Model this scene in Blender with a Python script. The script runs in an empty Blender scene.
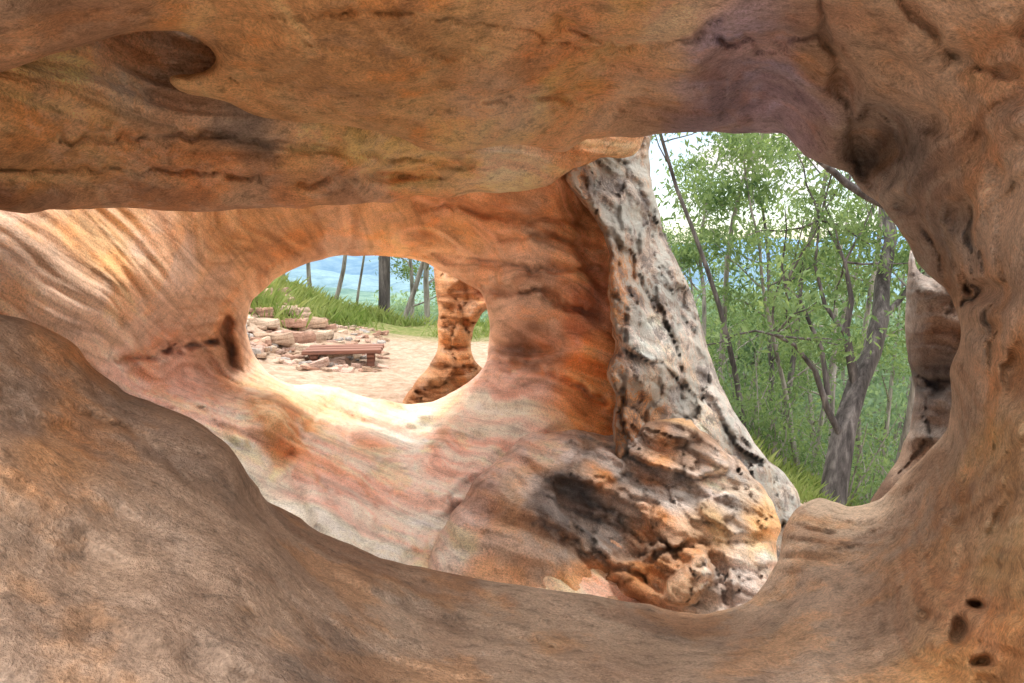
import bpy, math, random
import numpy as np
from mathutils import Vector
random.seed(7); rng=np.random.default_rng(7)
sc=bpy.context.scene
# ------------------------------------------------------------------ camera
PITCH=math.radians(-6.9); FPX=683.0
CAM=np.array([0,0,1.5])
F=np.array([0,math.cos(PITCH),math.sin(PITCH)]); U=np.array([0,-math.sin(PITCH),math.cos(PITCH)]); R=np.array([1.,0,0])
def W(px,py,d):
    px=np.asarray(px,float);py=np.asarray(py,float);d=np.asarray(d,float)
    u=(px-512)/FPX; v=(341.5-py)/FPX
    return CAM+d[...,None]*(F+u[...,None]*R+v[...,None]*U)
cd=bpy.data.cameras.new("camera"); cam=bpy.data.objects.new("camera",cd); sc.collection.objects.link(cam)
cam.location=CAM; cam.rotation_euler=(math.radians(90)+PITCH,0,0)
cd.sensor_width=36; cd.lens=FPX/1024*36; cd.clip_start=0.05; cd.clip_end=5000
sc.camera=cam
# ------------------------------------------------------------------ noise
perm=rng.permutation(256); perm=np.concatenate([perm,perm,perm])
gr=rng.normal(size=(256,3)); gr/=np.linalg.norm(gr,axis=1)[:,None]
cj=rng.uniform(0,1,(256,3)); ch=rng.uniform(-1,1,256)
def noise(P):
    P=np.asarray(P,float); i=np.floor(P).astype(int); f=P-i; i&=255
    w=f*f*f*(f*(f*6-15)+10); out=0
    for dx in (0,1):
        for dy in (0,1):
            for dz in (0,1):
                h=perm[perm[perm[i[...,0]+dx]+i[...,1]+dy]+i[...,2]+dz]
                g=gr[h]
                dot=g[...,0]*(f[...,0]-dx)+g[...,1]*(f[...,1]-dy)+g[...,2]*(f[...,2]-dz)
                ww=(w[...,0] if dx else 1-w[...,0])*(w[...,1] if dy else 1-w[...,1])*(w[...,2] if dz else 1-w[...,2])
                out=out+dot*ww
    return out
def fbm(P,o=4,g=0.5):
    s=0;a=1
    for k in range(o):
        s=s+a*noise(P*(2.03**k)+k*17.3); a*=g
    return s
def blocks(P):
    # cells: tilted facet value, distance to the cell border, distance to the cell centre
    i=np.floor(P).astype(int); best=np.full(P.shape[:-1],1e9); sec=np.full(P.shape[:-1],1e9); val=np.zeros(P.shape[:-1])
    for dx in (-1,0,1):
        for dy in (-1,0,1):
            for dz in (-1,0,1):
                c=i+np.array([dx,dy,dz]); k=c&255; h=perm[perm[perm[k[...,0]]+k[...,1]]+k[...,2]]
                v=P-(c+cj[h]); d=(v**2).sum(-1); m=d<best
                sec=np.where(m,best,np.minimum(sec,d)); best=np.where(m,d,best)
                val=np.where(m,ch[h]*.5+.9*(gr[h]*v).sum(-1),val)
    return val,np.sqrt(sec)-np.sqrt(best),np.sqrt(best)
def sst(x,a,b):
    t=np.clip((x-a)/(b-a),0,1); return t*t*(3-2*t)
# ------------------------------------------------------------------ mesh helper
def mk(name,verts,quads,mats,matidx=None,col=None,smooth=True,parent=None):
    me=bpy.data.meshes.new(name); verts=np.asarray(verts,np.float32); quads=np.asarray(quads,np.int32)
    me.vertices.add(len(verts)); me.vertices.foreach_set("co",verts.ravel())
    me.loops.add(quads.size); me.loops.foreach_set("vertex_index",quads.ravel())
    me.polygons.add(len(quads)); me.polygons.foreach_set("loop_start",np.arange(0,quads.size,4,dtype=np.int32))
    me.polygons.foreach_set("loop_total",np.full(len(quads),4,np.int32))
    if matidx is not None: me.polygons.foreach_set("material_index",np.asarray(matidx,np.int32))
    me.polygons.foreach_set("use_smooth",np.full(len(quads),smooth))
    for m in mats: me.materials.append(m)
    if col is not None:
        a=me.attributes.new("Col",'FLOAT_COLOR','POINT')
        c=np.ones((len(verts),4),np.float32); c[:,:3]=col; a.data.foreach_set("color",c.ravel())
    me.update(calc_edges=True); me.validate()
    ob=bpy.data.objects.new(name,me); sc.collection.objects.link(ob)
    if parent: ob.parent=parent
    return ob
# ------------------------------------------------------------------ materials
def nodes(name):
    m=bpy.data.materials.new(name); m.use_nodes=True; nt=m.node_tree; nt.nodes.clear()
    return m,nt,nt.nodes,nt.links
def ramp(ns,pts):
    r=ns.new('ShaderNodeValToRGB'); e=r.color_ramp.elements
    while len(e)>1: e.remove(e[-1])
    e[0].position=pts[0][0]; e[0].color=(*pts[0][1],1)
    for p,c in pts[1:]:
        x=e.new(p); x.color=(*c,1)
    return r
def g(v): return (v,v,v)
def mixc(ns,ls,mode,fac,a,b):
    m=ns.new('ShaderNodeMix'); m.data_type='RGBA'; m.blend_type=mode
    for s,v in ((0,fac),(6,a),(7,b)):
        if hasattr(v,'links'): ls.new(v,m.inputs[s])
        else: m.inputs[s].default_value=v if s==0 else (*v,1)
    return m.outputs[2]
def math_(ns,ls,op,a,b):
    m=ns.new('ShaderNodeMath'); m.operation=op
    for s,v in ((0,a),(1,b)):
        if hasattr(v,'links'): ls.new(v,m.inputs[s])
        else: m.inputs[s].default_value=v
    return m.outputs[0]
def nz_(ns,ls,vec,scale,det=3,rough=.6,dist=0.):
    n=ns.new('ShaderNodeTexNoise'); n.inputs['Scale'].default_value=scale; n.inputs['Detail'].default_value=det
    n.inputs['Roughness'].default_value=rough; n.inputs['Distortion'].default_value=dist; ls.new(vec,n.inputs['Vector']); return n.outputs[0]
def rock_mat(name,rot=(0.15,-0.1,0),sfreq=30,sstr=0.35,bump=0.02,fine=16,lichen=False,grain=110,fs=.7):
    m,nt,ns,ls=nodes(name)
    out=ns.new('ShaderNodeOutputMaterial'); b=ns.new('ShaderNodeBsdfPrincipled'); ls.new(b.outputs[0],out.inputs[0])
    b.inputs['Roughness'].default_value=0.85; b.inputs['Specular IOR Level'].default_value=0.3
    tc=ns.new('ShaderNodeTexCoord'); at=ns.new('ShaderNodeAttribute'); at.attribute_name='Col'; O=tc.outputs['Object']
    mp=ns.new('ShaderNodeMapping'); mp.inputs['Rotation'].default_value=rot; ls.new(O,mp.inputs['Vector'])
    mp2=ns.new('ShaderNodeMapping'); mp2.inputs['Scale'].default_value=(0.9,0.9,sfreq); ls.new(mp.outputs[0],mp2.inputs['Vector'])
    s2=nz_(ns,ls,mp2.outputs[0],1.2,4,.6,.1)
    r2=ramp(ns,[(0.34,g(0.55)),(0.46,g(1.0)),(0.66,g(1.25))]); ls.new(s2,r2.inputs[0])
    c=mixc(ns,ls,'MULTIPLY',sstr,at.outputs[0],r2.outputs[0])
    p5=nz_(ns,ls,O,fine,7,.74); r5=ramp(ns,[(0.36,g(0.5)),(0.47,g(1.0)),(0.66,g(1.25))]); ls.new(p5,r5.inputs[0])
    c=mixc(ns,ls,'MULTIPLY',fs,c,r5.outputs[0])
    p3=nz_(ns,ls,O,grain,2,.8); r3=ramp(ns,[(0.32,g(0.55)),(0.5,g(1.0)),(0.68,g(1.4))]); ls.new(p3,r3.inputs[0])
    c=mixc(ns,ls,'MULTIPLY',0.65,c,r3.outputs[0])
    if lichen:
        l1=nz_(ns,ls,O,5,8,.75,.3); q1=ramp(ns,[(0.48,g(0)),(0.53,g(1))]); ls.new(l1,q1.inputs[0])
        c=mixc(ns,ls,'MIX',math_(ns,ls,'MULTIPLY',q1.outputs[0],0.65),c,(0.52,0.54,0.50))
        q2=ramp(ns,[(0.42,g(1)),(0.47,g(0))]); ls.new(l1,q2.inputs[0])
        c=mixc(ns,ls,'MIX',math_(ns,ls,'MULTIPLY',q2.outputs[0],0.7),c,(0.20,0.18,0.175))
    ls.new(c,b.inputs['Base Color'])
    h=math_(ns,ls,'MULTIPLY',s2,1.2*sstr)
    h=math_(ns,ls,'ADD',h,p5); h=math_(ns,ls,'ADD',h,math_(ns,ls,'MULTIPLY',p3,0.2))
    bp=ns.new('ShaderNodeBump'); bp.inputs['Strength'].default_value=1.0; bp.inputs['Distance'].default_value=bump
    ls.new(h,bp.inputs['Height']); ls.new(bp.outputs[0],b.inputs['Normal'])
    return m
M_front=rock_mat("sandstone_front",rot=(0.35,-0.3,0),sfreq=9,sstr=0.25,bump=0.03,fine=17)
M_ceil=rock_mat("sandstone_ceiling",rot=(0.2,0.2,0),sfreq=30,sstr=0.5,bump=0.03)
M_mid=rock_mat("sandstone_smooth",rot=(0.42,-0.38,0),sfreq=24,sstr=0.5,bump=0.014,fine=8,fs=.45)
M_lich=rock_mat("sandstone_lichen",sfreq=8,sstr=0.3,bump=0.05,lichen=True)
M_bould=rock_mat("sandstone_boulder",rot=(0.3,-0.3,0),sfreq=20,sstr=0.4,bump=0.03,fine=12)
M_red=rock_mat("sandstone_red",rot=(0,0.1,0),sfreq=22,sstr=0.6,bump=0.05,fine=9)
def leaf_mat(name,c1,c2,tr=0.45):
    m,nt,ns,ls=nodes(name); out=ns.new('ShaderNodeOutputMaterial')
    tc=ns.new('ShaderNodeTexCoord'); n=nz_(ns,ls,tc.outputs['Object'],1.3,4,.8)
    r=ramp(ns,[(0.35,c1),(0.65,c2)]); ls.new(n,r.inputs[0])
    d=ns.new('ShaderNodeBsdfDiffuse'); t=ns.new('ShaderNodeBsdfTranslucent'); ls.new(r.outputs[0],d.inputs[0])
    tcx=mixc(ns,ls,'MULTIPLY',1.0,r.outputs[0],(1.25,1.25,0.75)); ls.new(tcx,t.inputs[0])
    x=ns.new('ShaderNodeMixShader'); x.inputs[0].default_value=tr; ls.new(d.outputs[0],x.inputs[1]); ls.new(t.outputs[0],x.inputs[2]); ls.new(x.outputs[0],out.inputs[0])
    return m
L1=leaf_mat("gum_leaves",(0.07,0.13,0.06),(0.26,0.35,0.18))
L2=leaf_mat("hazed_gum_leaves",(0.15,0.24,0.18),(0.29,0.39,0.27))  # paler and bluer: distance haze painted into the leaf colour
LG=leaf_mat("grass_blades",(0.14,0.22,0.06),(0.34,0.38,0.16),0.35)
def bark_mat(name,c1,c2,c3):
    m,nt,ns,ls=nodes(name); out=ns.new('ShaderNodeOutputMaterial'); b=ns.new('ShaderNodeBsdfPrincipled'); ls.new(b.outputs[0],out.inputs[0])
    b.inputs['Roughness'].default_value=0.9
    tc=ns.new('ShaderNodeTexCoord'); mp=ns.new('ShaderNodeMapping'); mp.inputs['Scale'].default_value=(5,5,0.8); ls.new(tc.outputs['Object'],mp.inputs[0])
    n=nz_(ns,ls,mp.outputs[0],1.5,5,.7)
    r=ramp(ns,[(0.35,c1),(0.5,c2),(0.66,c3)]); ls.new(n,r.inputs[0]); ls.new(r.outputs[0],b.inputs['Base Color'])
    bp=ns.new('ShaderNodeBump'); bp.inputs['Distance'].default_value=0.04; ls.new(n,bp.inputs['Height']); ls.new(bp.outputs[0],b.inputs['Normal'])
    return m
B1=bark_mat("pale_bark",(0.10,0.09,0.085),(0.25,0.23,0.215),(0.42,0.40,0.38))
B2=bark_mat("dark_bark",(0.03,0.026,0.026),(0.09,0.08,0.08),(0.22,0.20,0.195))
# ------------------------------------------------------------------ sculpted rock bodies
def cr(pts,n=5):
    P=np.array(pts,float); out=[]; L=len(P)
    for i in range(L):
        p0,p1,p2,p3=P[i-1],P[i],P[(i+1)%L],P[(i+2)%L]
        seg=np.linalg.norm(p2-p1)
        if seg>=250: out.append(p1); continue
        m1=(p2-p0)*0.5; m2=(p3-p1)*0.5
        m1=m1*min(1,seg/(np.linalg.norm(m1)+1e-6)); m2=m2*min(1,seg/(np.linalg.norm(m2)+1e-6))
        for t in np.arange(n)/n:
            out.append((2*t**3-3*t**2+1)*p1+(t**3-2*t**2+t)*m1+(-2*t**3+3*t**2)*p2+(t**3-t**2)*m2)
    return np.array(out)
def polysd(X,Y,polys):
    best=np.full(X.shape,1e9); nx=np.zeros(X.shape); ny=np.zeros(X.shape); ins=np.zeros(X.shape,bool)
    for P in polys:
        Q=np.roll(P,-1,axis=0)
        for (ax,ay),(bx,by) in zip(P,Q):
            dx,dy=bx-ax,by-ay; l=dx*dx+dy*dy+1e-9
            t=np.clip(((X-ax)*dx+(Y-ay)*dy)/l,0,1); qx=ax+t*dx; qy=ay+t*dy
            d=(X-qx)**2+(Y-qy)**2; m=d<best; best=np.where(m,d,best); nx=np.where(m,qx,nx); ny=np.where(m,qy,ny)
            if abs(dy)>1e-9:
                c=((ay>Y)!=(by>Y))&(X<dx*(Y-ay)/dy+ax); ins^=c
    return np.sqrt(best)*np.where(ins,1,-1),nx,ny
def axis(lo,hi,step,flo,fhi,cs=22):
    a=np.arange(max(lo,flo),min(hi,fhi)+step,step)
    l=np.arange(lo,max(lo,flo)-1e-6,cs) if lo<flo else []
    h=np.arange(min(hi,fhi)+step+cs,hi+cs,cs) if hi>fhi else []
    return np.concatenate([l,a,h])
def pline(X,Y,pts):
    best=np.full(X.shape,1e9)
    for (ax,ay),(bx,by) in zip(pts[:-1],pts[1:]):
        dx,dy=bx-ax,by-ay; t=np.clip(((X-ax)*dx+(Y-ay)*dy)/(dx*dx+dy*dy+1e-9),0,1)
        best=np.minimum(best,(X-ax-t*dx)**2+(Y-ay-t*dy)**2)
    return np.sqrt(best)
def body(name,poly,D,C,mat,parent=None,holes=(),c=22,Rpx=14,Rm=0.12,thick=0.6,step=2.5,nz=(0.05,1.5,0.02,9),stn=(0.0,0.0,1),sy=.15,edgen=1.5,pits=(),cracks=(),slabs=(),band=(0.6,5),stain=0.5,warp=0.25,pale=.4,blk=None,tint=None,hi_=(.36,.29,.24),comb=None,mul=(1,1,1)):
    polys=[cr(poly)]+[cr(h) for h in holes]
    for k,P in enumerate(polys):   # natural irregularity of rims
        q=np.c_[P*0.03,np.full(len(P),k*9.1+len(name))]
        P[:,0]+=edgen*fbm(q,3); P[:,1]+=edgen*fbm(q+50,3)
    P0=polys[0]
    xs=axis(P0[:,0].min(),P0[:,0].max(),step,-30,1054); ys=axis(P0[:,1].min(),P0[:,1].max(),step,-30,713)
    X,Y=np.meshgrid(xs,ys)
    sd,nx,ny=polysd(X,Y,polys)
    ccs=(sd[:-1,:-1]+sd[1:,1:]+sd[:-1,1:]+sd[1:,:-1])/4
    keep=ccs>0
    H,Wd=X.shape
    cnt=np.zeros((H,Wd),int)
    for a in (0,1):
        for b_ in (0,1): cnt[a:H-1+a,b_:Wd-1+b_]+=keep
    used=cnt>0; bnd=used&(cnt<4)
    X=np.where(bnd,nx,X); Y=np.where(bnd,ny,Y); sd=np.where(bnd,0,np.maximum(sd,0))
    A=np.array(D,float); n=len(A)
    xn,yn=A[:,0]/100,A[:,1]/100; cc=c/100
    K=np.sqrt((xn[:,None]-xn)**2+(yn[:,None]-yn)**2+cc*cc)
    T=np.c_[np.ones(n),xn,yn]; S=np.zeros((n+3,n+3)); S[:n,:n]=K; S[:n,n:]=T; S[n:,:n]=T.T
    sol=np.linalg.solve(S+np.diag([1e-6]*n+[0]*3),np.r_[np.log(A[:,2]),0,0,0])
    f=sol[n]+sol[n+1]*X/100+sol[n+2]*Y/100
    for i in range(n): f=f+sol[i]*np.sqrt((X/100-xn[i])**2+(Y/100-yn[i])**2+cc*cc)
    f=np.exp(np.clip(f,-1.2,3))
    for (sp_,hh,w) in slabs:
        s2,_,_=polysd(X,Y,[cr(sp_)]); s2=s2+6*fbm(np.stack([X*0.05,Y*0.05,X*0+3],-1),3)
        f=f-hh*sst(s2/w,-.5,.5)
    for (x0,y0,rx,ry,an,dp) in pits:
        ca,sa=math.cos(math.radians(an)),math.sin(math.radians(an))
        wx=X+7*noise(np.stack([X*0.05,Y*0.05,X*0],-1)); wy=Y+7*noise(np.stack([X*0.05,Y*0.05,X*0+9],-1))
        a=((wx-x0)*ca+(wy-y0)*sa)/rx; b2=(-(wx-x0)*sa+(wy-y0)*ca)/ry
        f=f+dp*np.exp(-(a*a+b2*b2)**1.5)
    for (cp,w,dp) in cracks:
        wx=X+9*fbm(np.stack([X*0.05,Y*0.05,X*0+4],-1),3); wy=Y+9*fbm(np.stack([X*0.05,Y*0.05,X*0+14],-1),3)
        ww=w*(1+1.2*noise(np.stack([X*0.03,Y*0.03,X*0+24],-1)))
        f=f+dp*np.exp(-(pline(wx,wy,cp)/np.maximum(ww,1))**2)
    P=W(X,Y,f)
    f=f+nz[0]*fbm(P*nz[1],4)*1.3+nz[2]*fbm(P*nz[3],3)
    q=P+warp*np.stack([fbm(P*1.1,2),fbm(P*1.1+7,2),fbm(P*1.1+13,2)],-1)
    s=q[...,2]+stn[1]*q[...,0]+sy*q[...,1]
    if stn[0]>0:
        v=fbm(np.stack([q[...,0]*0.7,q[...,1]*0.7,s*stn[2]],-1),3,0.6)
        f=f+stn[0]*np.tanh(v*4)
    bc=np.ones(X.shape)
    if blk:
        pw=P+.07*np.stack([fbm(P*4,3),fbm(P*4+5,3),fbm(P*4+11,3)],-1)
        v1,e1,_=blocks(pw*np.array([1,1,blk[2]])*blk[1]); v2,e2,_=blocks(pw*np.array([1,1,blk[2]])*blk[1]*2.3+5)
        m1=1-sst(e1,0,.08)
        msk=blk[3](X,Y) if len(blk)>3 else 1
        f=f+(blk[0]*v1+blk[0]*.45*v2+blk[0]*.3*m1)*msk; bc=bc-.25*m1*msk
    if comb:   # honeycomb weathering pits, colour darker inside
        pw=P+.05*np.stack([fbm(P*6,3),fbm(P*6+5,3),fbm(P*6+11,3)],-1)
        _,_,dc=blocks(pw*np.array([1,1,1.3])*comb[1]); hole_=1-sst(dc,.12,.55)
        msk=comb[2](X,Y)*sst(fbm(P*2.5+3,2),-.2,.15)
        f=f+comb[0]*hole_*msk; bc=bc-.15*hole_*msk
    t=np.clip(1-sd/Rpx,0,1); front=f+Rm*(1-np.sqrt(np.clip(1-t*t,0,1)))
    tb=np.clip(1-sd/(Rpx*4),0,1); back=f+Rm+thick*np.sqrt(np.clip(1-tb*tb,0,1))+0.02*(sd>0)
    Pf=W(X,Y,front); Pb=W(X,Y,back)
    # ---- mineral colour of the stone, darker in seams and pits, times painted-light tint
    Ca=np.array([[p[0],p[1]] for p in C],float); Cc=np.array([p[2] for p in C],float)
    wx=X+40*fbm(P*2.2,4); wy=Y+40*fbm(P*2.2+31,4)
    num=0;den=0
    for i in range(len(Ca)):
        w=1/(((wx-Ca[i,0])**2+(wy-Ca[i,1])**2+60)**1.7); num=num+w[...,None]*Cc[i]; den=den+w
    col=num/den[...,None]
    bb=fbm(np.stack([q[...,0]*.5,q[...,1]*.5,s*band[1]],-1),5,.72)
    col=col*(1+band[0]*np.clip(bb,-.6,.6))[...,None]
    lo=sst(-bb,.08,.3)[...,None]*band[0]*.6; hi=sst(bb,.1,.35)[...,None]*band[0]*.5
    col=col*(1-lo)+col*np.array([1.12,.78,.60])*lo
    col=col*(1-hi)+(col*.5+np.array(hi_))*hi
    st=sst(fbm(P*1.6+70,6,.62),.06,.3)[...,None]*stain; col=col*(1-st)+col*np.array([.52,.52,.56])*st
    oc=sst(fbm(P*2.4+90,6,.62),.05,.3)[...,None]*.45; col=col*(1-oc)+col*np.array([1.3,.97,.62])*oc
    pl=sst(fbm(P*4.5+30,6,.66),.12,.35)[...,None]*pale; col=col*(1-pl)+(col*.45+np.array([.34,.29,.25]))*pl
    col=col*np.asarray(bc)[...,None]*np.array(mul)
    if tint: col=col*tint(X,Y)[...,None]
    col=np.clip(col,.02,.86)
    idf=np.full((H,Wd),-1); idf[used]=np.arange(used.sum())
    inn=used&~bnd; nb=used.sum(); idb=np.where(bnd,idf,-1); idb[inn]=nb+np.arange(inn.sum())
    V=np.concatenate([Pf[used],Pb[inn]]); CC=np.concatenate([col[used],col[inn]])
    jj,ii=np.nonzero(keep)
    def qd(I,flip):
        q=np.stack([I[jj,ii],I[jj+1,ii],I[jj+1,ii+1],I[jj,ii+1]],1)
        return q[:,::-1] if flip else q
    return mk(name,V,np.concatenate([qd(idf,False),qd(idb,True)]),[mat],col=CC,parent=parent)
OCH=(0.70,0.47,0.25);ORA=(0.70,0.38,0.19);TAN=(0.63,0.48,0.36);PINK=(0.82,0.63,0.56);BRN=(0.36,0.24,0.17)
GRY=(0.42,0.38,0.35);DRK=(0.16,0.14,0.135);RED=(0.52,0.24,0.14);PUR_HAZE=(0.42,0.38,0.54);PAL=(0.85,0.75,0.69);TBR=(0.50,0.35,0.25)  # the violet is lens haze painted onto the roof stone
DB=(0.38,0.26,0.185); ORS=(0.72,0.33,0.12)
def empty(n):
    e=bpy.data.objects.new(n,None); sc.collection.objects.link(e); return e
cave=empty("sandstone_cave")
# --- near rim: boulder slope on the left, sill, right wall, roof
ring=[(-500,-500),(1500,-500),(1500,1050),(-500,1050),(-500,300),(-200,300),(0,314),(40,324),(72,343),(95,370),(130,394),(180,413),(222,440),(246,470),(264,498),(285,510),(330,536),(380,557),(450,574),(540,588),(620,600),(690,613),(735,608),(760,590),(778,560),(783,532),(793,512),(814,499),(832,501),(852,506),(878,500),(900,478),(925,455),(946,430),(951,400),(950,370),(960,340),(957,310),(944,287),(918,265),(905,240),(881,206),(862,190),(846,172),(812,160),(796,147),(782,134),(735,133),(680,132),(640,137),(600,138),(580,141),(562,152),(520,146),(470,150),(428,151),(400,137),(330,124),(262,119),(225,102),(180,90),(171,76),(203,72),(215,56),(196,38),(150,30),(80,46),(0,72),(-200,120),(-500,150)]
D=[(-400,-400,.8),(200,-450,.8),(700,-450,.85),(1400,-400,.7),(-200,-150,.95),(200,-150,1.05),(512,-150,1.1),(800,-150,1.1),(1200,-150,.9),
(0,0,1.35),(150,10,1.6),(300,30,1.75),(500,0,1.7),(750,0,1.7),(1024,0,1.35),(0,66,1.65),(200,55,2.0),(300,115,2.4),(400,80,2.1),(420,132,2.7),(500,90,2.3),(560,140,3.0),(640,130,3.1),(700,60,2.1),(780,125,2.9),(700,110,2.7),(850,60,1.9),
(830,150,2.6),(900,60,1.75),(1024,100,1.45),(960,130,1.75),(935,200,2.0),(895,215,2.4),(925,255,2.4),(1024,250,1.4),(980,240,1.7),(1024,340,1.35),(985,330,1.65),(950,305,2.2),(1024,450,1.3),(990,420,1.55),(958,400,2.1),(975,470,1.65),(945,440,2.3),(1024,580,1.15),(960,570,1.5),(980,520,1.5),
(930,490,2.1),(880,510,2.6),(860,550,2.3),(900,560,1.95),(840,600,1.95),(900,640,1.5),(1024,683,1.05),(815,505,2.75),(800,540,2.5),(800,575,2.25),(770,590,2.35),
(700,615,2.35),(600,603,2.3),(500,590,2.25),(400,568,2.2),(330,542,2.2),(285,515,2.2),(800,640,1.7),(700,683,1.45),(500,683,1.4),(400,683,1.3),(600,640,1.85),(450,630,1.8),(370,600,1.75),
(0,320,1.75),(75,350,1.95),(130,400,1.98),(245,478,1.9),(275,530,1.8),(0,450,1.2),(100,470,1.4),(200,540,1.35),(270,600,1.3),(0,600,.95),(150,620,1.05),(300,683,1.1),(0,683,.85),(-200,450,1.0),(-300,320,1.6),
(-300,700,.7),(200,850,.75),(600,850,.95),(1000,850,.8),(1300,600,.85),(1300,200,1.0),(-400,1000,.6),(500,1030,.75),(1400,1000,.6)]
C=[(0,0,TAN),(80,25,TBR),(250,25,OCH),(350,80,OCH),(300,60,OCH),(450,40,OCH),(560,90,ORA),(640,110,TAN),(500,120,TAN),(400,110,OCH),(680,40,TAN),(620,20,ORA),(740,60,PUR_HAZE),(790,80,PUR_HAZE),(720,110,PUR_HAZE),(760,110,PUR_HAZE),(830,60,TBR),(860,130,GRY),(885,150,DRK),(900,180,GRY),(900,50,TAN),(960,90,TAN),(1024,60,TBR),(1024,0,TAN),(960,180,TAN),(1010,200,TAN),(940,240,GRY),(985,290,TBR),(1010,360,ORA),(975,350,TAN),(1000,450,OCH),(960,420,TAN),(1010,560,OCH),(970,600,ORA),(930,500,TAN),(860,540,TAN),(820,510,TAN),(880,600,TBR),(960,660,OCH),(800,620,TAN),(700,625,TAN),(600,615,TAN),(500,600,TAN),(420,590,TAN),(600,670,TBR),(450,650,TBR),(750,670,TBR),(350,560,TBR),
(0,320,TBR),(60,350,ORA),(30,400,DB),(120,410,TBR),(60,440,ORA),(200,450,TBR),(240,500,TBR),(100,520,TBR),(0,520,TBR),(200,600,DB),(60,620,DB),(300,600,TBR),(300,670,DB),(0,680,DB),(200,80,OCH)]
lit_tint=lambda X,Y: .84+.38*sst(-Y,-300,-120)+.1*sst(X,750,900)*sst(Y,200,300)  # lighter roof, darker near slope: light balance painted into the colour
body("cave_rim",ring,D,C,M_front,parent=cave,c=24,Rpx=13,Rm=0.16,thick=0.5,nz=(0.07,1.7,0.035,9),stn=(0.022,0.35,9),edgen=3.5,band=(.5,5),stain=.42,pale=.2,tint=lit_tint,
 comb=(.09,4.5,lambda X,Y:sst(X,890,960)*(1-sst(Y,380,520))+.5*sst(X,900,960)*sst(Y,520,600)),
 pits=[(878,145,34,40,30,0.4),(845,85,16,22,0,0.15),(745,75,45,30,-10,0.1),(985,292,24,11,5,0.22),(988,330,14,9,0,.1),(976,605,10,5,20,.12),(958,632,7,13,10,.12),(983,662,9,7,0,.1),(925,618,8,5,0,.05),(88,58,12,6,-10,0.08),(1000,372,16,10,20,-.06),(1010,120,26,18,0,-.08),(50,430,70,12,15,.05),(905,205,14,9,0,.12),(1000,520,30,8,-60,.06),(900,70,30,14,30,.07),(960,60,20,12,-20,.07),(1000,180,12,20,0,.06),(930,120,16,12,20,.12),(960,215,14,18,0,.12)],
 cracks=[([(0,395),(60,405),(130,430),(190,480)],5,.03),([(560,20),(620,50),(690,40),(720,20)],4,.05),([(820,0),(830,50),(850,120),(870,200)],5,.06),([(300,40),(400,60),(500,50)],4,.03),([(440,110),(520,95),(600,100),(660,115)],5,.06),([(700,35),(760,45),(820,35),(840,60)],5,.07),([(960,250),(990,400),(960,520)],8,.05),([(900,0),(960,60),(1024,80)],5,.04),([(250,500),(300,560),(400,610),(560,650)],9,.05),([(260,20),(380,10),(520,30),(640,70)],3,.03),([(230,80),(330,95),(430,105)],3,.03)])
# --- second roof layer, unseen back cut short to admit sky light
c2=[(-500,190),(-200,196),(0,213),(60,211),(110,208),(200,212),(300,207),(390,201),(420,198),(450,196),(500,192),(545,188),(572,170),(600,158),(640,150),(640,60),(420,50),(300,-40),(-500,-120)]
D=[(0,80,1.95),(0,150,2.05),(0,205,2.3),(100,100,2.2),(100,160,2.4),(100,203,2.65),(200,110,2.45),(250,150,2.75),(250,202,3.2),(330,160,2.95),(400,155,3.3),(400,195,3.75),(480,165,3.5),(480,190,3.9),(560,160,3.7),(550,50,3.4),(200,0,2.4),(0,0,2.0),(-300,100,1.5),(-300,190,1.8),(640,100,3.8),(150,60,2.3)]
C=[(0,120,OCH),(60,90,OCH),(130,60,TBR),(130,95,GRY),(180,110,BRN),(240,120,DRK),(100,150,OCH),(200,160,ORA),(300,150,OCH),(380,160,ORA),(0,200,BRN),(60,195,TBR),(150,195,TBR),(250,195,TBR),(350,190,TBR),(450,175,ORA),(520,165,TAN),(560,175,ORA),(30,170,OCH)]
body("cave_roof_ledge",c2,D,C,M_ceil,parent=cave,Rpx=10,Rm=0.16,thick=0.3,nz=(0.05,1.5,0.02,11),stn=(0.035,-0.12,11),edgen=5,band=(.65,7),stain=.35,warp=.12,tint=lambda X,Y:X*0+1.3,pits=[(160,85,60,20,25,0.1),(395,175,30,8,0,.1)],cracks=[([(60,140),(200,135),(330,150),(470,165)],4,.05),([(300,185),(380,172),(440,178)],4,.06),([(0,170),(120,168),(260,178)],3,.05)])
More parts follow.
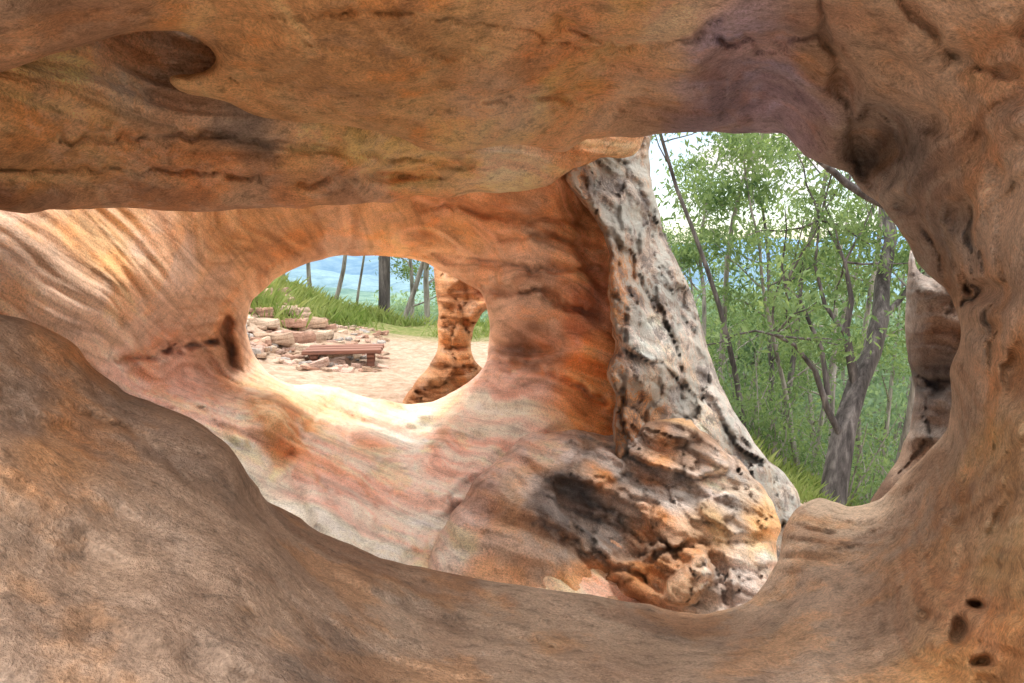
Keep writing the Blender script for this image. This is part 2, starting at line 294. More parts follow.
# --- inner chamber; hidden top opening added to let sky light in
mid=[(-300,120),(-40,130),(100,150),(190,172),(250,180),(400,174),(500,165),(545,150),(560,100),(600,100),(625,300),(660,430),(700,560),(900,600),(900,820),(-300,820),(-400,420)]
hole=[(250,304),(262,290),(278,277),(303,265),(335,257),(385,256),(425,263),(440,270),(466,282),(484,300),(490,325),(488,352),(476,376),(455,391),(432,402),(400,403),(365,397),(340,388),(315,385),(290,384),(272,376),(258,360),(248,332)]
D=[(-300,250,1.8),(-300,400,1.8),(-100,250,2.4),(0,180,2.9),(0,222,2.75),(0,270,2.6),(0,330,2.6),(100,225,3.3),(100,290,3.15),(60,330,2.9),(110,350,3.45),(200,222,3.9),(180,290,3.85),(150,345,4.0),(230,265,4.4),(230,310,4.8),(240,335,5.2),(300,215,4.3),(340,248,4.9),(400,205,4.4),(420,250,5.1),(500,195,4.2),(490,255,4.8),(560,180,4.1),(560,250,4.35),(610,240,4.5),
(520,310,4.6),(570,300,4.4),(600,350,4.45),(485,320,5.1),(468,380,5.3),(530,365,4.75),(530,345,4.95),(570,390,4.4),(630,410,4.5),(255,345,5.6),(290,385,5.7),(330,388,5.9),(400,406,5.7),(440,402,5.5),
(130,375,3.9),(110,390,3.6),(200,375,4.8),(245,372,5.3),(160,410,3.9),(200,400,4.3),(230,425,4.0),(200,450,3.5),(280,405,4.5),(270,430,4.15),(320,420,4.9),(380,435,4.9),(450,425,4.8),(520,420,4.5),(570,430,4.4),(260,480,3.6),(330,480,3.9),(310,520,3.3),(400,490,4.0),(460,480,4.1),(380,530,3.4),(450,540,3.5),(420,580,3.1),(350,560,3.0),(500,600,3.0),(600,600,3.1),(700,600,3.3),(650,450,4.6),(740,500,4.4),(500,750,2.6),(100,600,2.6),(-200,700,1.8),(850,750,2.7),(850,600,3.4),(600,200,4.8),(600,120,4.7)]
C=[(0,240,TAN),(50,280,TAN),(100,240,OCH),(160,270,TAN),(0,310,TAN),(120,340,TAN),(220,240,OCH),(300,230,OCH),(220,300,TAN),(380,225,OCH),(330,245,TAN),(450,230,OCH),(430,210,ORA),(500,210,ORA),(550,200,ORA),(590,230,ORA),(520,250,TAN),(580,280,ORA),(600,300,RED),(500,280,TAN),(540,310,TAN),(590,340,RED),(580,370,ORS),(600,360,ORS),(520,335,TBR),(490,320,TAN),(530,350,BRN),(610,390,ORS),(620,420,ORS),(580,415,ORS),(600,405,ORS),(520,380,PINK),(480,400,PINK),(440,410,TAN),(350,395,TAN),(400,405,TAN),(280,390,TAN),(250,350,TBR),(180,370,PINK),(130,375,PINK),(200,420,PAL),(270,410,OCH),(290,425,ORA),(240,450,PAL),(330,450,PINK),(400,440,PAL),(460,450,PINK),(520,430,PINK),(300,500,PINK),(380,500,PINK),(440,520,PAL),(350,540,PINK),(420,570,PINK),(480,500,PINK)]
body("cave_chamber",mid,D,C,M_mid,parent=cave,holes=[hole],c=20,Rpx=9,Rm=0.25,thick=0.35,nz=(0.04,1.8,0.008,9),stn=(0.035,0.42,6),sy=.5,edgen=3.5,band=(.62,5),stain=.06,warp=.28,pale=.25,hi_=(.44,.37,.34),mul=(1.04,.965,.945),tint=lambda X,Y:1.0+.14*sst(Y,360,420),  # floor colour painted lighter in place of stronger chamber light
 pits=[(520,349,34,8,8,.3),(595,262,14,40,-15,.25),(270,418,26,20,-20,-.15),(560,345,20,10,10,.12),(170,352,10,5,0,.15),(190,346,8,4,0,.15),(208,341,8,4,0,.12),(145,357,22,4,0,.15),(240,345,9,26,-12,-.25),(228,340,5,22,-10,.2),(180,430,26,16,-10,-.15)],
 cracks=[([(110,362),(160,352),(215,340)],4,.12),([(410,255),(470,258),(530,268),(600,270)],4,.12),([(480,290),(540,293),(600,318)],4,.12),([(490,360),(560,378),(600,400)],5,.14),([(560,430),(470,440),(400,432),(330,410)],6,.07),([(420,205),(500,215),(580,222)],4,.1),([(500,240),(550,236),(605,250)],3,.08),([(130,395),(200,405),(245,440)],5,-.09),([(400,575),(440,520),(480,500)],6,.1),([(250,395),(300,450),(320,520)],11,-.13),([(150,420),(200,440),(250,490)],6,.1),([(430,430),(380,480),(360,540)],14,.14),([(330,400),(300,440),(270,480)],7,.11),([(500,440),(460,480),(430,540)],8,-.1),([(350,400),(350,450),(330,500)],6,.06)])
# --- pillars
body("sandstone_pillar",[(415,382),(428,365),(438,340),(437,300),(436,225),(505,225),(505,304),(490,308),(478,320),(471,342),(475,360),(488,378),(505,410),(405,410)],[(440,260,6.7),(460,290,6.4),(450,330,6.5),(440,380,6.4),(480,280,6.4),(500,400,6.4)],[(450,280,ORA),(470,300,ORS),(450,330,ORA),(445,370,ORA),(480,290,RED)],M_red,Rpx=5,Rm=.2,thick=.5,nz=(.1,2.2,.03,8),stn=(.03,0,9),edgen=5,stain=.2,blk=(.12,2.2,1.6),cracks=[([(436,345),(468,350)],3,.12)])
colp=[(560,90),(560,130),(566,152),(565,172),(572,193),(590,213),(604,238),(611,268),(608,308),(614,343),(606,370),(616,396),(610,430),(620,500),(680,620),(800,620),(800,497),(775,466),(745,430),(716,372),(696,312),(676,262),(661,225),(652,180),(647,150),(650,90)]
body("lichen_rock_column",colp,[(575,130,4.2),(640,130,4.7),(590,180,4.15),(640,200,4.55),(655,240,4.8),(620,240,4.2),(635,300,4.2),(685,310,4.8),(630,350,4.1),(660,370,4.15),(705,380,4.75),(640,420,4.15),(700,430,4.3),(745,440,4.8),(790,500,5.0),(740,490,4.35),(660,560,4.2),(780,600,4.6)],
 [(580,160,PAL),(600,190,GRY),(620,160,GRY),(578,185,ORS),(600,225,ORA),(640,220,GRY),(608,260,ORS),(640,280,GRY),(612,300,ORS),(670,300,GRY),(650,340,PAL),(618,380,ORS),(630,400,ORS),(625,415,ORS),(618,350,ORS),(655,370,TAN),(690,380,GRY),(660,415,ORA),(730,430,GRY),(700,430,PAL),(780,490,GRY)],M_lich,c=4,Rpx=6,Rm=.2,thick=.8,nz=(.08,1.5,.03,9),stn=(.02,.6,9),edgen=7,stain=.3,blk=(.12,2.8,.8))
body("window_side_rock",[(916,240),(916,268),(940,280),(1040,280),(1040,560),(860,560),(872,500),(886,480),(902,450),(913,420),(914,385),(907,345),(906,300),(908,262)],[(910,280,3.1),(940,330,2.9),(1000,330,2.7),(915,380,3.1),(940,420,2.9),(900,470,3.0),(960,500,2.7),(1000,500,2.6)],[(920,290,GRY),(940,330,BRN),(925,380,DRK),(940,420,GRY),(910,460,BRN),(930,440,BRN)],M_front,parent=cave,Rpx=14,Rm=.3,thick=.5,nz=(.08,3,.03,9),stn=(.03,.4,6),edgen=5,pale=.1,blk=(.07,2.5,1),cracks=[([(905,375),(930,385),(955,380)],4,.12)])
# --- boulder in the window
body("sandstone_boulder",[(415,650),(420,592),(428,556),(442,524),(468,492),(496,458),(527,433),(560,427),(606,432),(628,427),(640,421),(684,417),(706,428),(722,445),(745,466),(765,490),(779,520),(778,552),(770,600),(740,660),(500,690)],
 [(530,438,4.15),(610,436,4.25),(680,446,4.2),(740,470,4.15),(772,515,3.95),(560,478,3.6),(500,468,3.8),(520,490,3.55),(445,535,3.3),(432,585,3.0),(600,498,3.5),(650,520,3.42),(690,562,3.2),(640,465,3.95),(600,460,3.95),(700,500,3.75),(740,540,3.5),(570,505,3.45),(580,535,3.42),(550,570,3.2),(640,570,3.22),(600,600,3.1),(660,600,3.1),(620,530,3.5),(730,590,3.2),(490,550,3.2),(500,600,2.95),(600,680,2.8),(450,660,2.8),(700,660,2.9),(545,515,3.3)],
 [(530,445,PINK),(500,480,PINK),(470,510,PINK),(450,560,PINK),(440,585,TAN),(520,500,TAN),(535,470,PAL),(560,455,PAL),(590,450,GRY),(610,442,PAL),(600,475,ORS),(620,465,GRY),(640,485,GRY),(680,490,GRY),(660,505,PAL),(640,435,TBR),(680,425,OCH),(660,450,ORS),(700,455,BRN),(670,440,DRK),(700,520,OCH),(740,500,GRY),(720,490,PAL),(760,530,OCH),(650,520,ORS),(690,555,ORA),(560,495,DRK),(590,520,DRK),(575,512,DRK),(610,530,GRY),(640,555,BRN),(570,540,GRY),(550,570,TBR),(480,575,ORA),(500,545,TBR),(600,580,ORA),(640,590,ORS),(520,580,ORA),(560,590,ORA),(720,580,PAL),(740,560,PAL),(690,590,TAN)],
 M_bould,c=3,Rpx=12,Rm=.4,thick=.6,nz=(.05,2.5,.03,9),stn=(.04,.5,10),edgen=6,band=(.6,8),stain=.2,blk=(.09,2.0,2.6,lambda X,Y:.1+.9*sst(X-.25*(Y-500),530,600)),
 slabs=[([(626,440),(650,420),(684,416),(706,432),(724,450),(730,470),(700,478),(664,470),(640,462)],.2,3),([(640,425),(690,420),(700,440),(660,445)],.1,3),([(556,478),(600,490),(640,512),(655,545),(620,560),(590,530),(560,510)],-.16,4),([(664,602),(672,578),(688,562),(702,555),(712,572),(706,590),(692,603)],.3,4),([(700,500),(760,495),(770,530),(720,530)],.1,3),([(600,445),(625,470),(600,485),(565,470)],.08,3)],
 cracks=[([(545,480),(600,505),(650,530),(690,570)],3,.08),([(540,520),(600,560),(660,585)],3,.08),([(640,560),(700,545),(770,540)],3,.08),([(716,560),(725,600)],5,.2)])
# ------------------------------------------------------------------ terrain
def sp(x,k=1.0): return np.log1p(np.exp(np.clip(x/k,-30,30)))*k
def hgt(x,y):
    z=1.5-1.32+0.5*sp(-x-2.7,.5)*(1/(1+np.exp(-(y-6)*1.5)))*np.clip((26-y)/14,0,1) -0.62*sp(x-0.9,.5)*(1/(1+np.exp(-(y-3.5)*2)))-0.24*sp(y-15,1.5)
    z=z-1.3*(1/(1+np.exp(-(y-0.4)*6)))*(1/(1+np.exp((y-5.3)*5)))
    z=np.maximum(z,-26)
    P=np.stack([x*0.35,y*0.35,x*0],-1); z=z+0.25*fbm(P,4)*(1/(1+np.exp(-(np.hypot(x,y)-9))))+0.04*fbm(P*6,3)
    far=sst(np.hypot(x,y),90,300)*sst(y,60,200)
    z=z+far*22*(fbm(np.stack([x*.006,y*.006,x*0+2],-1),5)-.15)
    return z
def hs(x,y): return float(hgt(np.array([float(x)]),np.array([float(y)]))[0])
a=np.sinh(np.linspace(-7.2,7.2,520))*2.2
gx,gy=np.meshgrid(a,a+8)
V=np.stack([gx,gy,hgt(gx,gy)],-1).reshape(-1,3); n=520
I=np.arange(n*n).reshape(n,n); Q=np.stack([I[:-1,:-1],I[:-1,1:],I[1:,1:],I[1:,:-1]],-1).reshape(-1,4)
m,nt,ns,ls=nodes("ground_soil_haze"); out=ns.new('ShaderNodeOutputMaterial'); b=ns.new('ShaderNodeBsdfPrincipled'); ls.new(b.outputs[0],out.inputs[0]); b.inputs['Roughness'].default_value=1.0; b.inputs['Specular IOR Level'].default_value=0.05
tc=ns.new('ShaderNodeTexCoord')
n1=nz_(ns,ls,tc.outputs['Object'],.5,5,.7); n2=nz_(ns,ls,tc.outputs['Object'],9,5,.75); n3=nz_(ns,ls,tc.outputs['Object'],.06,9,.8)
rr=ramp(ns,[(0.35,(0.34,0.245,0.17)),(0.6,(0.55,0.42,0.33))]); ls.new(n2,rr.inputs[0])
rg=ramp(ns,[(0.35,(0.10,0.15,0.04)),(0.5,(0.22,0.25,0.09)),(0.65,(0.34,0.28,0.16))]); ls.new(n2,rg.inputs[0])
sep=ns.new('ShaderNodeSeparateXYZ'); ls.new(tc.outputs['Object'],sep.inputs[0])
mr=ns.new('ShaderNodeMapRange'); mr.inputs[1].default_value=12.5; mr.inputs[2].default_value=14.5; ls.new(math_(ns,ls,'ADD',sep.outputs[1],math_(ns,ls,'MULTIPLY',n1,4.0)),mr.inputs[0])
c=mixc(ns,ls,'MIX',mr.outputs[0],rr.outputs[0],rg.outputs[0])
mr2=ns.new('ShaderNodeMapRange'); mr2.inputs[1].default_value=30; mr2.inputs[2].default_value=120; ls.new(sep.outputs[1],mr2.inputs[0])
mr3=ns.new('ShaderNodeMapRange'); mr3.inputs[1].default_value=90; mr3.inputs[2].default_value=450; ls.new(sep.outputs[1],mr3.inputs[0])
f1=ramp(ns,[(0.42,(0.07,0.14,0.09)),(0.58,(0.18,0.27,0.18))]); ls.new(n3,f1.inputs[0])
haze_blue=ramp(ns,[(0.42,(0.12,0.20,0.27)),(0.58,(0.18,0.28,0.35))]); ls.new(n3,haze_blue.inputs[0])  # blue distance haze painted into the far ground colour
fr=mixc(ns,ls,'MIX',mr3.outputs[0],f1.outputs[0],haze_blue.outputs[0])
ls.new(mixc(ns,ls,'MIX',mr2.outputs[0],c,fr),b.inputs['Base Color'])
bp=ns.new('ShaderNodeBump'); bp.inputs['Distance'].default_value=.08; ls.new(n2,bp.inputs['Height']); ls.new(bp.outputs[0],b.inputs['Normal'])
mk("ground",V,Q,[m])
# hills, aerial haze painted into their blue colour
def flatmat(name,c1,c2,s):
    m,nt,ns,ls=nodes(name); out=ns.new('ShaderNodeOutputMaterial'); b=ns.new('ShaderNodeBsdfDiffuse'); ls.new(b.outputs[0],out.inputs[0])
    tc=ns.new('ShaderNodeTexCoord'); n1=nz_(ns,ls,tc.outputs['Object'],s,7,.7)
    r=ramp(ns,[(0.4,c1),(0.6,c2)]); ls.new(n1,r.inputs[0]); ls.new(r.outputs[0],b.inputs[0]); return m
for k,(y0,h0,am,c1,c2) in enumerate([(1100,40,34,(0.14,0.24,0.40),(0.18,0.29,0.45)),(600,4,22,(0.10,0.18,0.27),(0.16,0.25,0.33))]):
    xx=np.linspace(-1900,1900,500); tt=np.linspace(0,1,14); X,T=np.meshgrid(xx,tt)
    top=h0+am*fbm(np.stack([xx*0.005,xx*0+k*5,xx*0],-1),5)*1.5
    V=np.stack([X,y0+300*T,-40+(top[None,:]+40)*np.sin(np.pi*T)**.7],-1).reshape(-1,3)
    I=np.arange(14*500).reshape(14,500); Q=np.stack([I[:-1,:-1],I[:-1,1:],I[1:,1:],I[1:,:-1]],-1).reshape(-1,4)
    mk("hills",V,Q,[flatmat("hill_forest_hazed_%d"%k,c1,c2,.03)])
# ------------------------------------------------------------------ trees
class TB:
    def __init__(s): s.V=[];s.Q=[];s.M=[];s.n=0
    def tube(s,pts,r0,r1,k=8,pw=1.0):
        P=np.array(pts,float); L=len(P); T=np.gradient(P,axis=0); T/=np.linalg.norm(T,axis=1)[:,None]+1e-9
        ref=np.array([0.3,1,0.1]); A=np.cross(T,ref); A/=np.linalg.norm(A,axis=1)[:,None]+1e-9; Bn=np.cross(T,A)
        rad=r0+(r1-r0)*np.linspace(0,1,L)**pw; th=np.arange(k)/k*2*np.pi
        rad2=rad[:,None]*(1+0.12*np.sin(3*th[None,:]+np.arange(L)[:,None]*.7))
        V=P[:,None,:]+rad2[...,None]*(np.cos(th)[None,:,None]*A[:,None,:]+np.sin(th)[None,:,None]*Bn[:,None,:])
        I=s.n+np.arange(L*k).reshape(L,k); J=np.roll(I,-1,axis=1)
        Q=np.stack([I[:-1],J[:-1],J[1:],I[1:]],-1).reshape(-1,4)
        s.V.append(V.reshape(-1,3)); s.Q.append(Q); s.M.append(np.zeros(len(Q),int)); s.n+=L*k
    def leaves(s,cs,n,rad,size):
        cs=np.array(cs); K=len(cs)*n
        if K==0: return
        c=np.repeat(cs,n,0)+rng.normal(size=(K,3))*np.array([rad,rad,rad*.55])*rng.uniform(.5,1.1,(K,1))
        a=rng.normal(size=(K,3)); a[:,2]-=0.8; a/=np.linalg.norm(a,axis=1)[:,None]
        b=np.cross(a,rng.normal(size=(K,3))); b/=np.linalg.norm(b,axis=1)[:,None]
        l=size*rng.uniform(.6,1.3,(K,1)); w=l*.32
        V=np.stack([c-a*l*.5,c+b*w*.5-a*l*.05,c+a*l*.5,c-b*w*.5-a*l*.05],1)
        Q=s.n+np.arange(K*4).reshape(K,4)
        s.V.append(V.reshape(-1,3)); s.Q.append(Q); s.M.append(np.ones(K,int)); s.n+=K*4
    def done(s,name,mats): return mk(name,np.concatenate(s.V),np.concatenate(s.Q),mats,matidx=np.concatenate(s.M))
def curve(p,d,L,n=6,wob=.25,up=.0):
    pts=[np.array(p,float)]; d=np.array(d,float); d/=np.linalg.norm(d)
    for i in range(n):
        d=d+rng.normal(size=3)*wob*.6; d[2]+=up; d/=np.linalg.norm(d); pts.append(pts[-1]+d*L/n)
    return pts
def grow(t,trunk,r0,r1,nl,crown_from,LL,nleaf,crad,lsize,k=8,sub=3):
    t.tube(trunk,r0,r1,k)
    T=np.array(trunk); cs=[]
    for i in range(nl):
        f=crown_from+(1-crown_from)*(i+.5*random.random())/nl; x=f*(len(T)-1); j=min(int(x),len(T)-2); p=T[j]+(T[j+1]-T[j])*(x-j)
        an=random.random()*6.28; el=random.uniform(.2,1.0); d=np.array([math.cos(an),math.sin(an),el])
        l=LL*random.uniform(.6,1.1)*(1.15-.5*f); rr=(r0+(r1-r0)*f)
        b=curve(p,d,l,6,.28,.06); t.tube(b,rr*.5,rr*.14,5)
        for q in range(sub):
            jj=random.randint(2,6); an=random.random()*6.28; bb=curve(b[jj],np.array(b[-1])-np.array(b[0])+l*.7*np.array([math.cos(an),math.sin(an),.4]),l*.45,4,.3,.03)
            t.tube(bb,rr*.16,rr*.05,4); cs.append(bb[-1]); cs.append(bb[2])
        cs.append(b[-1])
    t.leaves(cs,nleaf,crad,lsize)
def gum(px,d,height,r,lean=(0,0),mat=B1,nl=9,cf=.45,LL=2.6,nleaf=70,crad=.38,ls_=.15,x=None,y=None,sub=3):
    if x is None: x=(px-512)/FPX*d; y=d
    z=hs(x,y)-.2; tr=curve((x,y,z),(lean[0],lean[1],1),height,12,.12,.05)
    t=TB(); grow(t,tr,r,r*.25,nl,cf,LL,nleaf,crad,ls_,sub=sub); return t.done("gum_tree",[mat,L1])
def P3(l): return [W(a,b,c_) for a,b,c_ in l]
# large crooked tree seen in the window
t=TB()
mt=P3([(826,560,11),(831,510,11),(838,470,11),(846,425,11.0),(858,385,11.1),(872,352,11.2),(880,318,11.3),(882,280,11.5),(890,240,11.6),(885,190,11.8),(893,130,12)])
mt[0][2]=min(mt[0][2],hs(mt[0][0],mt[0][1])-.3); t.tube(mt,.22,.07,12)
for br,r in [([(856,390,11.1),(851,360,11),(846,330,10.9),(852,300,10.8),(845,262,10.7)],.08),([(843,440,11),(828,410,10.8),(815,370,10.7),(795,345,10.6),(775,335,10.5)],.06),([(828,395,10.8),(822,350,10.8),(800,300,10.8),(785,285,10.8)],.045),([(880,320,11.3),(900,300,11.4),(915,280,11.3)],.06),([(846,335,10.9),(825,305,10.9),(815,265,10.8),(820,220,10.8)],.04)]:
    t.tube(P3(br),r,r*.35,7); e=P3(br)[-1]
    for q in range(5):
        bb=curve(e,rng.normal(size=3)+np.array([0,0,.7]),1.2,4,.3); t.tube(bb,.02,.008,4); t.leaves([bb[-1],bb[2]],60,.3,.14)
t.done("gum_tree",[B2,L1])
# branch reaching over the window from a tree beside the cave
t=TB(); x0,y0=4.6,6.5; base=np.array([x0,y0,hs(x0,y0)-.2]); tp=curve(base,(-.02,0,1),7.5,10,.06,.05); t.tube(tp,.13,.05,8)
j=min(range(len(tp)),key=lambda i:abs(tp[i][2]-2.1)); brp=[tp[j]]+P3([(905,215,6.3),(868,196,6),(848,184,6),(834,172,6),(822,163,5.9),(806,150,5.9),(790,120,5.8)]); t.tube(brp,.045,.018,7)
t.tube(P3([(868,196,6),(876,184,6.1),(884,160,6.1)]),.016,.008,5); t.tube(P3([(848,184,6),(852,170,6.0),(850,150,6)]),.012,.006,5)
cs=[tp[-1]+rng.normal(size=3)*.6 for i in range(14)]; t.leaves(cs,60,.35,.13); t.done("gum_tree",[B2,L1])
for a in [dict(px=728,d=14,height=9.4,r=.07,nl=6,cf=.6,LL=1.6,nleaf=55,sub=2),dict(px=752,d=12,height=8.6,r=.055,nl=6,cf=.6,LL=1.5,nleaf=55,sub=2,mat=B2),dict(px=706,d=17,height=7.6,r=.08,cf=.45,LL=1.6,nl=7),dict(px=775,d=18,height=9,r=.09,cf=.35,LL=2.0,nl=8,mat=B2),dict(px=805,d=14,height=7.2,r=.06,cf=.3,LL=1.8),dict(px=690,d=22,height=6.5,r=.1,cf=.3),dict(px=872,d=15,height=11,r=.08,cf=.3,nl=10),dict(px=900,d=12,height=10,r=.07,cf=.3,nl=10,LL=2.0),dict(px=838,d=20,height=10,r=.1,cf=.35,nl=9),dict(px=740,d=24,height=7.5,r=.1,cf=.25,nl=8),dict(px=800,d=26,height=9.5,r=.1,cf=.25,nl=9),dict(px=890,d=22,height=14,r=.12,cf=.3,nl=10),dict(px=662,d=13,height=9.0,r=.06,cf=.85,nl=4,LL=.9,sub=2,nleaf=55),
 dict(px=716,d=19,height=12,r=.06,cf=.72,nl=4,LL=1.2,sub=2,nleaf=50),dict(px=790,d=16,height=12,r=.08,cf=.6,nl=6,LL=1.5,sub=2,mat=B2),dict(px=822,d=17,height=10,r=.07,cf=.5,nl=7,LL=1.8,sub=2),
 dict(px=383,d=15,height=9,r=.14,mat=B2,cf=.65),dict(px=399,d=17,height=8,r=.07,lean=(.22,0),cf=.6),dict(px=326,d=19,height=7,r=.07,lean=(.25,0),cf=.5,LL=1.6,nl=6),dict(px=312,d=21,height=7,r=.08,cf=.4,LL=1.6,nl=7),dict(px=352,d=22,height=8,r=.05,cf=.6,LL=1.6,nl=5),dict(px=428,d=17,height=6,r=.08,cf=.2,LL=1.5,nl=10),dict(px=412,d=21,height=6,r=.08,cf=.2,LL=1.5,nl=9),dict(px=286,d=20,height=7,r=.08,cf=.3,LL=1.8)]:
    gum(**a)
t=TB()
for i in range(200):
    d=random.uniform(24,75); px=random.choice([random.uniform(640,990)]*5+[random.uniform(150,560)]); x=(px-512)/FPX*d; z=hs(x,d)
    tp_=random.uniform(292,330) if px<560 else (random.uniform(272,330) if px<770 else random.uniform(205,290))
    h=1.5+d*(259-tp_)/683-z-.8
    if h<2.5: continue
    h=min(h,13)
    tr=curve((x,d,z),(random.uniform(-.1,.1),0,1),h,7,.1,.05); grow(t,tr,.12,.04,8,.15,2.4,26,.6,.34,k=5,sub=2)
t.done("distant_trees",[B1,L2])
# understory shrubs
t=TB()
for i in range(260):
    d=random.uniform(11,34); px=random.uniform(610,960); x=(px-512)/FPX*d; z=hs(x,d); h=random.uniform(.5,2.2)
    for q in range(3):
        b=curve((x,d,z-.05),(random.uniform(-.5,.5),random.uniform(-.5,.5),1),h,4,.25); t.tube(b,.02,.006,4); t.leaves([b[-1],b[3],b[2]],22,.22+.1*h,.13)
t.done("understory_shrubs",[B1,L1])
# grass
t=TB()
def blades(xy,hmin,hmax):
    n=len(xy); z=hgt(xy[:,0],xy[:,1]); b=np.c_[xy,z-.02]; h=rng.uniform(hmin,hmax,(n,1)); a=rng.uniform(0,6.28,n)
    s=np.c_[np.cos(a),np.sin(a),a*0]; le=np.c_[rng.normal(size=(n,2))*.35,np.ones(n)]
    V=np.stack([b-s*.012,b+s*.012,b+le*h*.6+s*.008+0,b+le*h*np.array([1.3,1.3,1])],1)
    t.V.append(V.reshape(-1,3)); t.Q.append(t.n+np.arange(n*4).reshape(n,4)); t.M.append(np.zeros(n,int)); t.n+=n*4
ce=[]
for i in range(1500):
    d=random.uniform(9.8,24); px=random.uniform(150,400) if random.random()<.8 else random.uniform(360,560)
    if (d<14 and 362<px<440) or (d<12 and px>330) or (d<11.5 and px>285): continue
    ce.append(((px-512)/FPX*d,d))
for i in range(900):
    d=random.uniform(9,30); px=random.uniform(640,960); ce.append(((px-512)/FPX*d,d))
ce=np.array(ce); xy=np.repeat(ce,26,0)+rng.normal(size=(len(ce)*26,2))*.16; blades(xy,.08,.34)
t.done("grass",[LG])
# ------------------------------------------------------------------ bench, steps and scree
def slabs(name,items,cols,mat=None):
    Vs=[];Qs=[];n0=0;Cs=[]
    for (x,y,z,sx,sy,sz,rot,tilt) in items:
        k=14; th=np.arange(k)/k*2*np.pi; r=np.clip(1/np.maximum(abs(np.cos(th)),abs(np.sin(th))),1,1.25)*rng.uniform(.66,1.1,k)
        rings=[]
        for (s_,zz) in ((0.0,-.5),(.93,-.5),(1.0,-.35),(.99+rng.uniform(-.04,.02),.2),(.9,.5),(0.0,.5)):
            q=np.stack([np.cos(th)*r*s_*sx/2,np.sin(th)*r*s_*sy/2,np.full(k,zz*sz)],1)
            q[:,2]+=rng.normal(size=k)*sz*.09*(s_>0); rings.append(q)
        V=np.concatenate(rings); ca,sa=math.cos(rot),math.sin(rot)
        V=np.stack([V[:,0]*ca-V[:,1]*sa,V[:,0]*sa+V[:,1]*ca,V[:,2]+V[:,0]*tilt],1)+np.array([x,y,z])
        I=n0+np.arange(6*k).reshape(6,k); J=np.roll(I,-1,axis=1); Q=np.stack([I[:-1],J[:-1],J[1:],I[1:]],-1).reshape(-1,4)
        Vs.append(V);Qs.append(Q);n0+=6*k
        Cs.append(np.tile(np.array(random.choice(cols))*random.uniform(.7,1.05),(6*k,1)))
    return mk(name,np.concatenate(Vs),np.concatenate(Qs),[mat or M_red],col=np.concatenate(Cs),smooth=False)
def wood_mat():
    m,nt,ns,ls=nodes("weathered_timber"); out=ns.new('ShaderNodeOutputMaterial'); b=ns.new('ShaderNodeBsdfPrincipled'); ls.new(b.outputs[0],out.inputs[0]); b.inputs['Roughness'].default_value=.8
    tc=ns.new('ShaderNodeTexCoord'); mp=ns.new('ShaderNodeMapping'); mp.inputs['Scale'].default_value=(1,14,14); ls.new(tc.outputs['Object'],mp.inputs[0]); n=nz_(ns,ls,mp.outputs[0],2.5,5,.7)
    r=ramp(ns,[(.3,(.08,.035,.025)),(.5,(.21,.09,.06)),(.7,(.30,.15,.10))]); ls.new(n,r.inputs[0]); ls.new(r.outputs[0],b.inputs['Base Color'])
    bp=ns.new('ShaderNodeBump'); bp.inputs['Distance'].default_value=.01; ls.new(n,bp.inputs['Height']); ls.new(bp.outputs[0],b.inputs['Normal']); return m
WM=wood_mat(); bench=empty("wooden_bench")
bx,by=(342-512)/FPX*8.3,8.3; bz=hs(bx,by); bench.location=(bx,by,bz); bench.rotation_euler=(0,0,math.radians(10))
def plank(name,c_,s_):
    import bmesh
    bm=bmesh.new(); bmesh.ops.create_cube(bm,size=1); bmesh.ops.scale(bm,vec=s_,verts=bm.verts); bmesh.ops.translate(bm,vec=c_,verts=bm.verts)
    bmesh.ops.bevel(bm,geom=bm.edges[:],offset=.008,segments=2,affect='EDGES'); me=bpy.data.meshes.new(name); bm.to_mesh(me); bm.free(); me.materials.append(WM)
    o=bpy.data.objects.new(name,me); sc.collection.objects.link(o); o.parent=bench
for i,yy in enumerate((-.22,0,.22)): plank("seat_plank_%d"%(i+1),(0.015*i,yy,.17),(0.92,.185,.045))
for i,xx in enumerate((-.33,.33)):
    plank("crossbar_%d"%(i+1),(xx,0,.12),(.09,.56,.05))
    for j_,yy in enumerate((-.2,.2)): plank("leg_%d"%(i*2+j_+1),(xx,yy,.02),(.09,.09,.15))
it=[]
for k in range(8):
    d=8.7+.6*k; px=300-7.0*k
    for i in range(3):
        x=(px-512)/FPX*d+(i-1)*.42+random.uniform(-.1,.1); it.append((x,d+random.uniform(-.1,.1),hs(x,d)+.05,random.uniform(.4,.62),random.uniform(.3,.45),random.uniform(.1,.15),random.uniform(-.3,.3),random.uniform(-.07,.07)))
slabs("stone_steps",it,[TBR,(0.5,0.3,0.22),TAN])
it=[]
for i in range(420):
    u=random.random()
    px=random.uniform(225,335) if u<.8 else random.uniform(335,385); d=random.uniform(7.5,12.2); x=(px-512)/FPX*d; s=random.uniform(.04,.16)*random.choice([1,1,1,1.8])
    it.append((x,d,hs(x,d)+.01,s*1.3,s,s*random.uniform(.2,.4),random.uniform(0,3),random.uniform(-.3,.3)))
slabs("loose_rocks",it,[TAN,TBR,(0.5,0.3,0.22),(0.6,0.42,0.34),GRY])
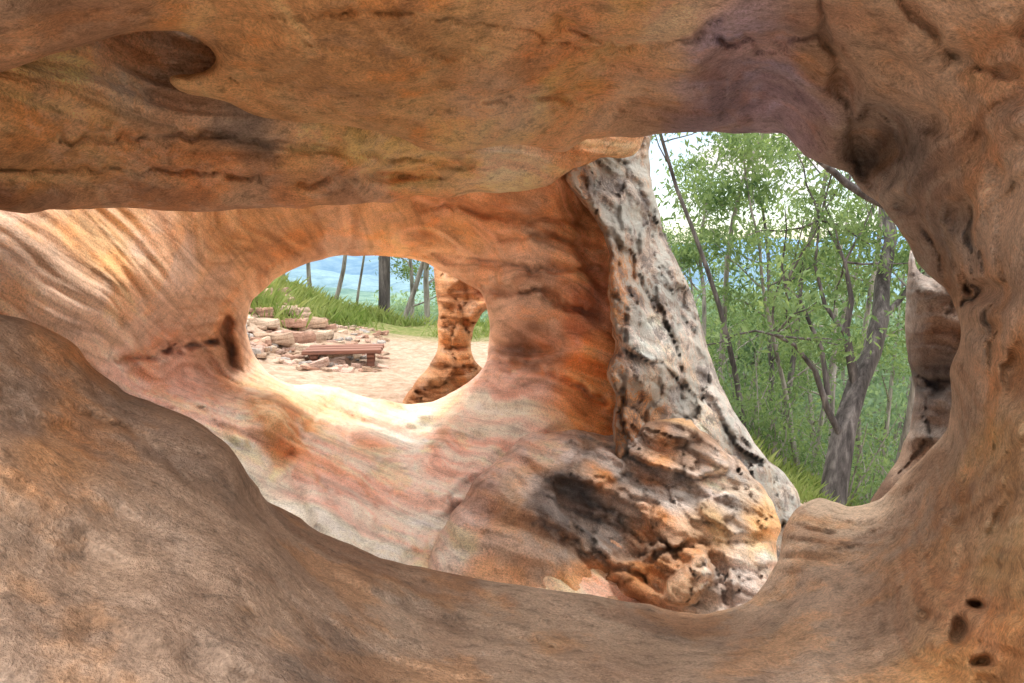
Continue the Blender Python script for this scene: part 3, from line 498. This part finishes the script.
# ------------------------------------------------------------------ sky and sun
w=bpy.data.worlds.new("World"); sc.world=w; w.use_nodes=True; nt=w.node_tree; nt.nodes.clear(); ns=nt.nodes; ls=nt.links
o=ns.new('ShaderNodeOutputWorld'); bg=ns.new('ShaderNodeBackground'); ls.new(bg.outputs[0],o.inputs[0]); bg.inputs[1].default_value=.15
SE,SR=math.radians(56),math.radians(14)
sk=ns.new('ShaderNodeTexSky'); sk.sky_type='NISHITA'; sk.sun_disc=False; sk.sun_elevation=SE; sk.sun_rotation=SR
tc=ns.new('ShaderNodeTexCoord'); mp=ns.new('ShaderNodeMapping'); mp.inputs['Scale'].default_value=(1,1,2.2); mp.inputs['Location'].default_value=(.3,.1,.2); ls.new(tc.outputs['Generated'],mp.inputs[0])
cn=nz_(ns,ls,mp.outputs[0],5.0,7,.55)
sp_=ns.new('ShaderNodeSeparateXYZ'); ls.new(tc.outputs['Generated'],sp_.inputs[0])
el=ramp(ns,[(0.0,g(.30)),(0.25,g(.33)),(0.45,g(.7)),(1.0,g(1.0))]); ls.new(sp_.outputs[2],el.inputs[0])
cc_=mixc(ns,ls,'MULTIPLY',1.0,el.outputs[0],(28,26.8,25.6))
cover=ramp(ns,[(0.0,g(0)),(0.3,g(0.0)),(0.5,g(.25))]); ls.new(sp_.outputs[2],cover.inputs[0])
crp=ramp(ns,[(0.46,g(0.05)),(0.58,g(1))]); ls.new(math_(ns,ls,'ADD',cn,cover.outputs[0]),crp.inputs[0])
skb=mixc(ns,ls,'MULTIPLY',1.0,sk.outputs[0],(1.3,1.3,1.3))
ls.new(mixc(ns,ls,'MIX',crp.outputs[0],skb,cc_),bg.inputs[0])
sd_=bpy.data.lights.new("sun",'SUN'); sd_.energy=2.6; sd_.angle=math.radians(14); sd_.color=(1,.94,.84)
so=bpy.data.objects.new("sun",sd_); sc.collection.objects.link(so)
dv=Vector((math.sin(SR)*math.cos(SE),math.cos(SR)*math.cos(SE),math.sin(SE))); so.rotation_euler=dv.to_track_quat('Z','Y').to_euler()
sc.view_settings.view_transform='Standard'; sc.view_settings.look='None'; sc.view_settings.exposure=0
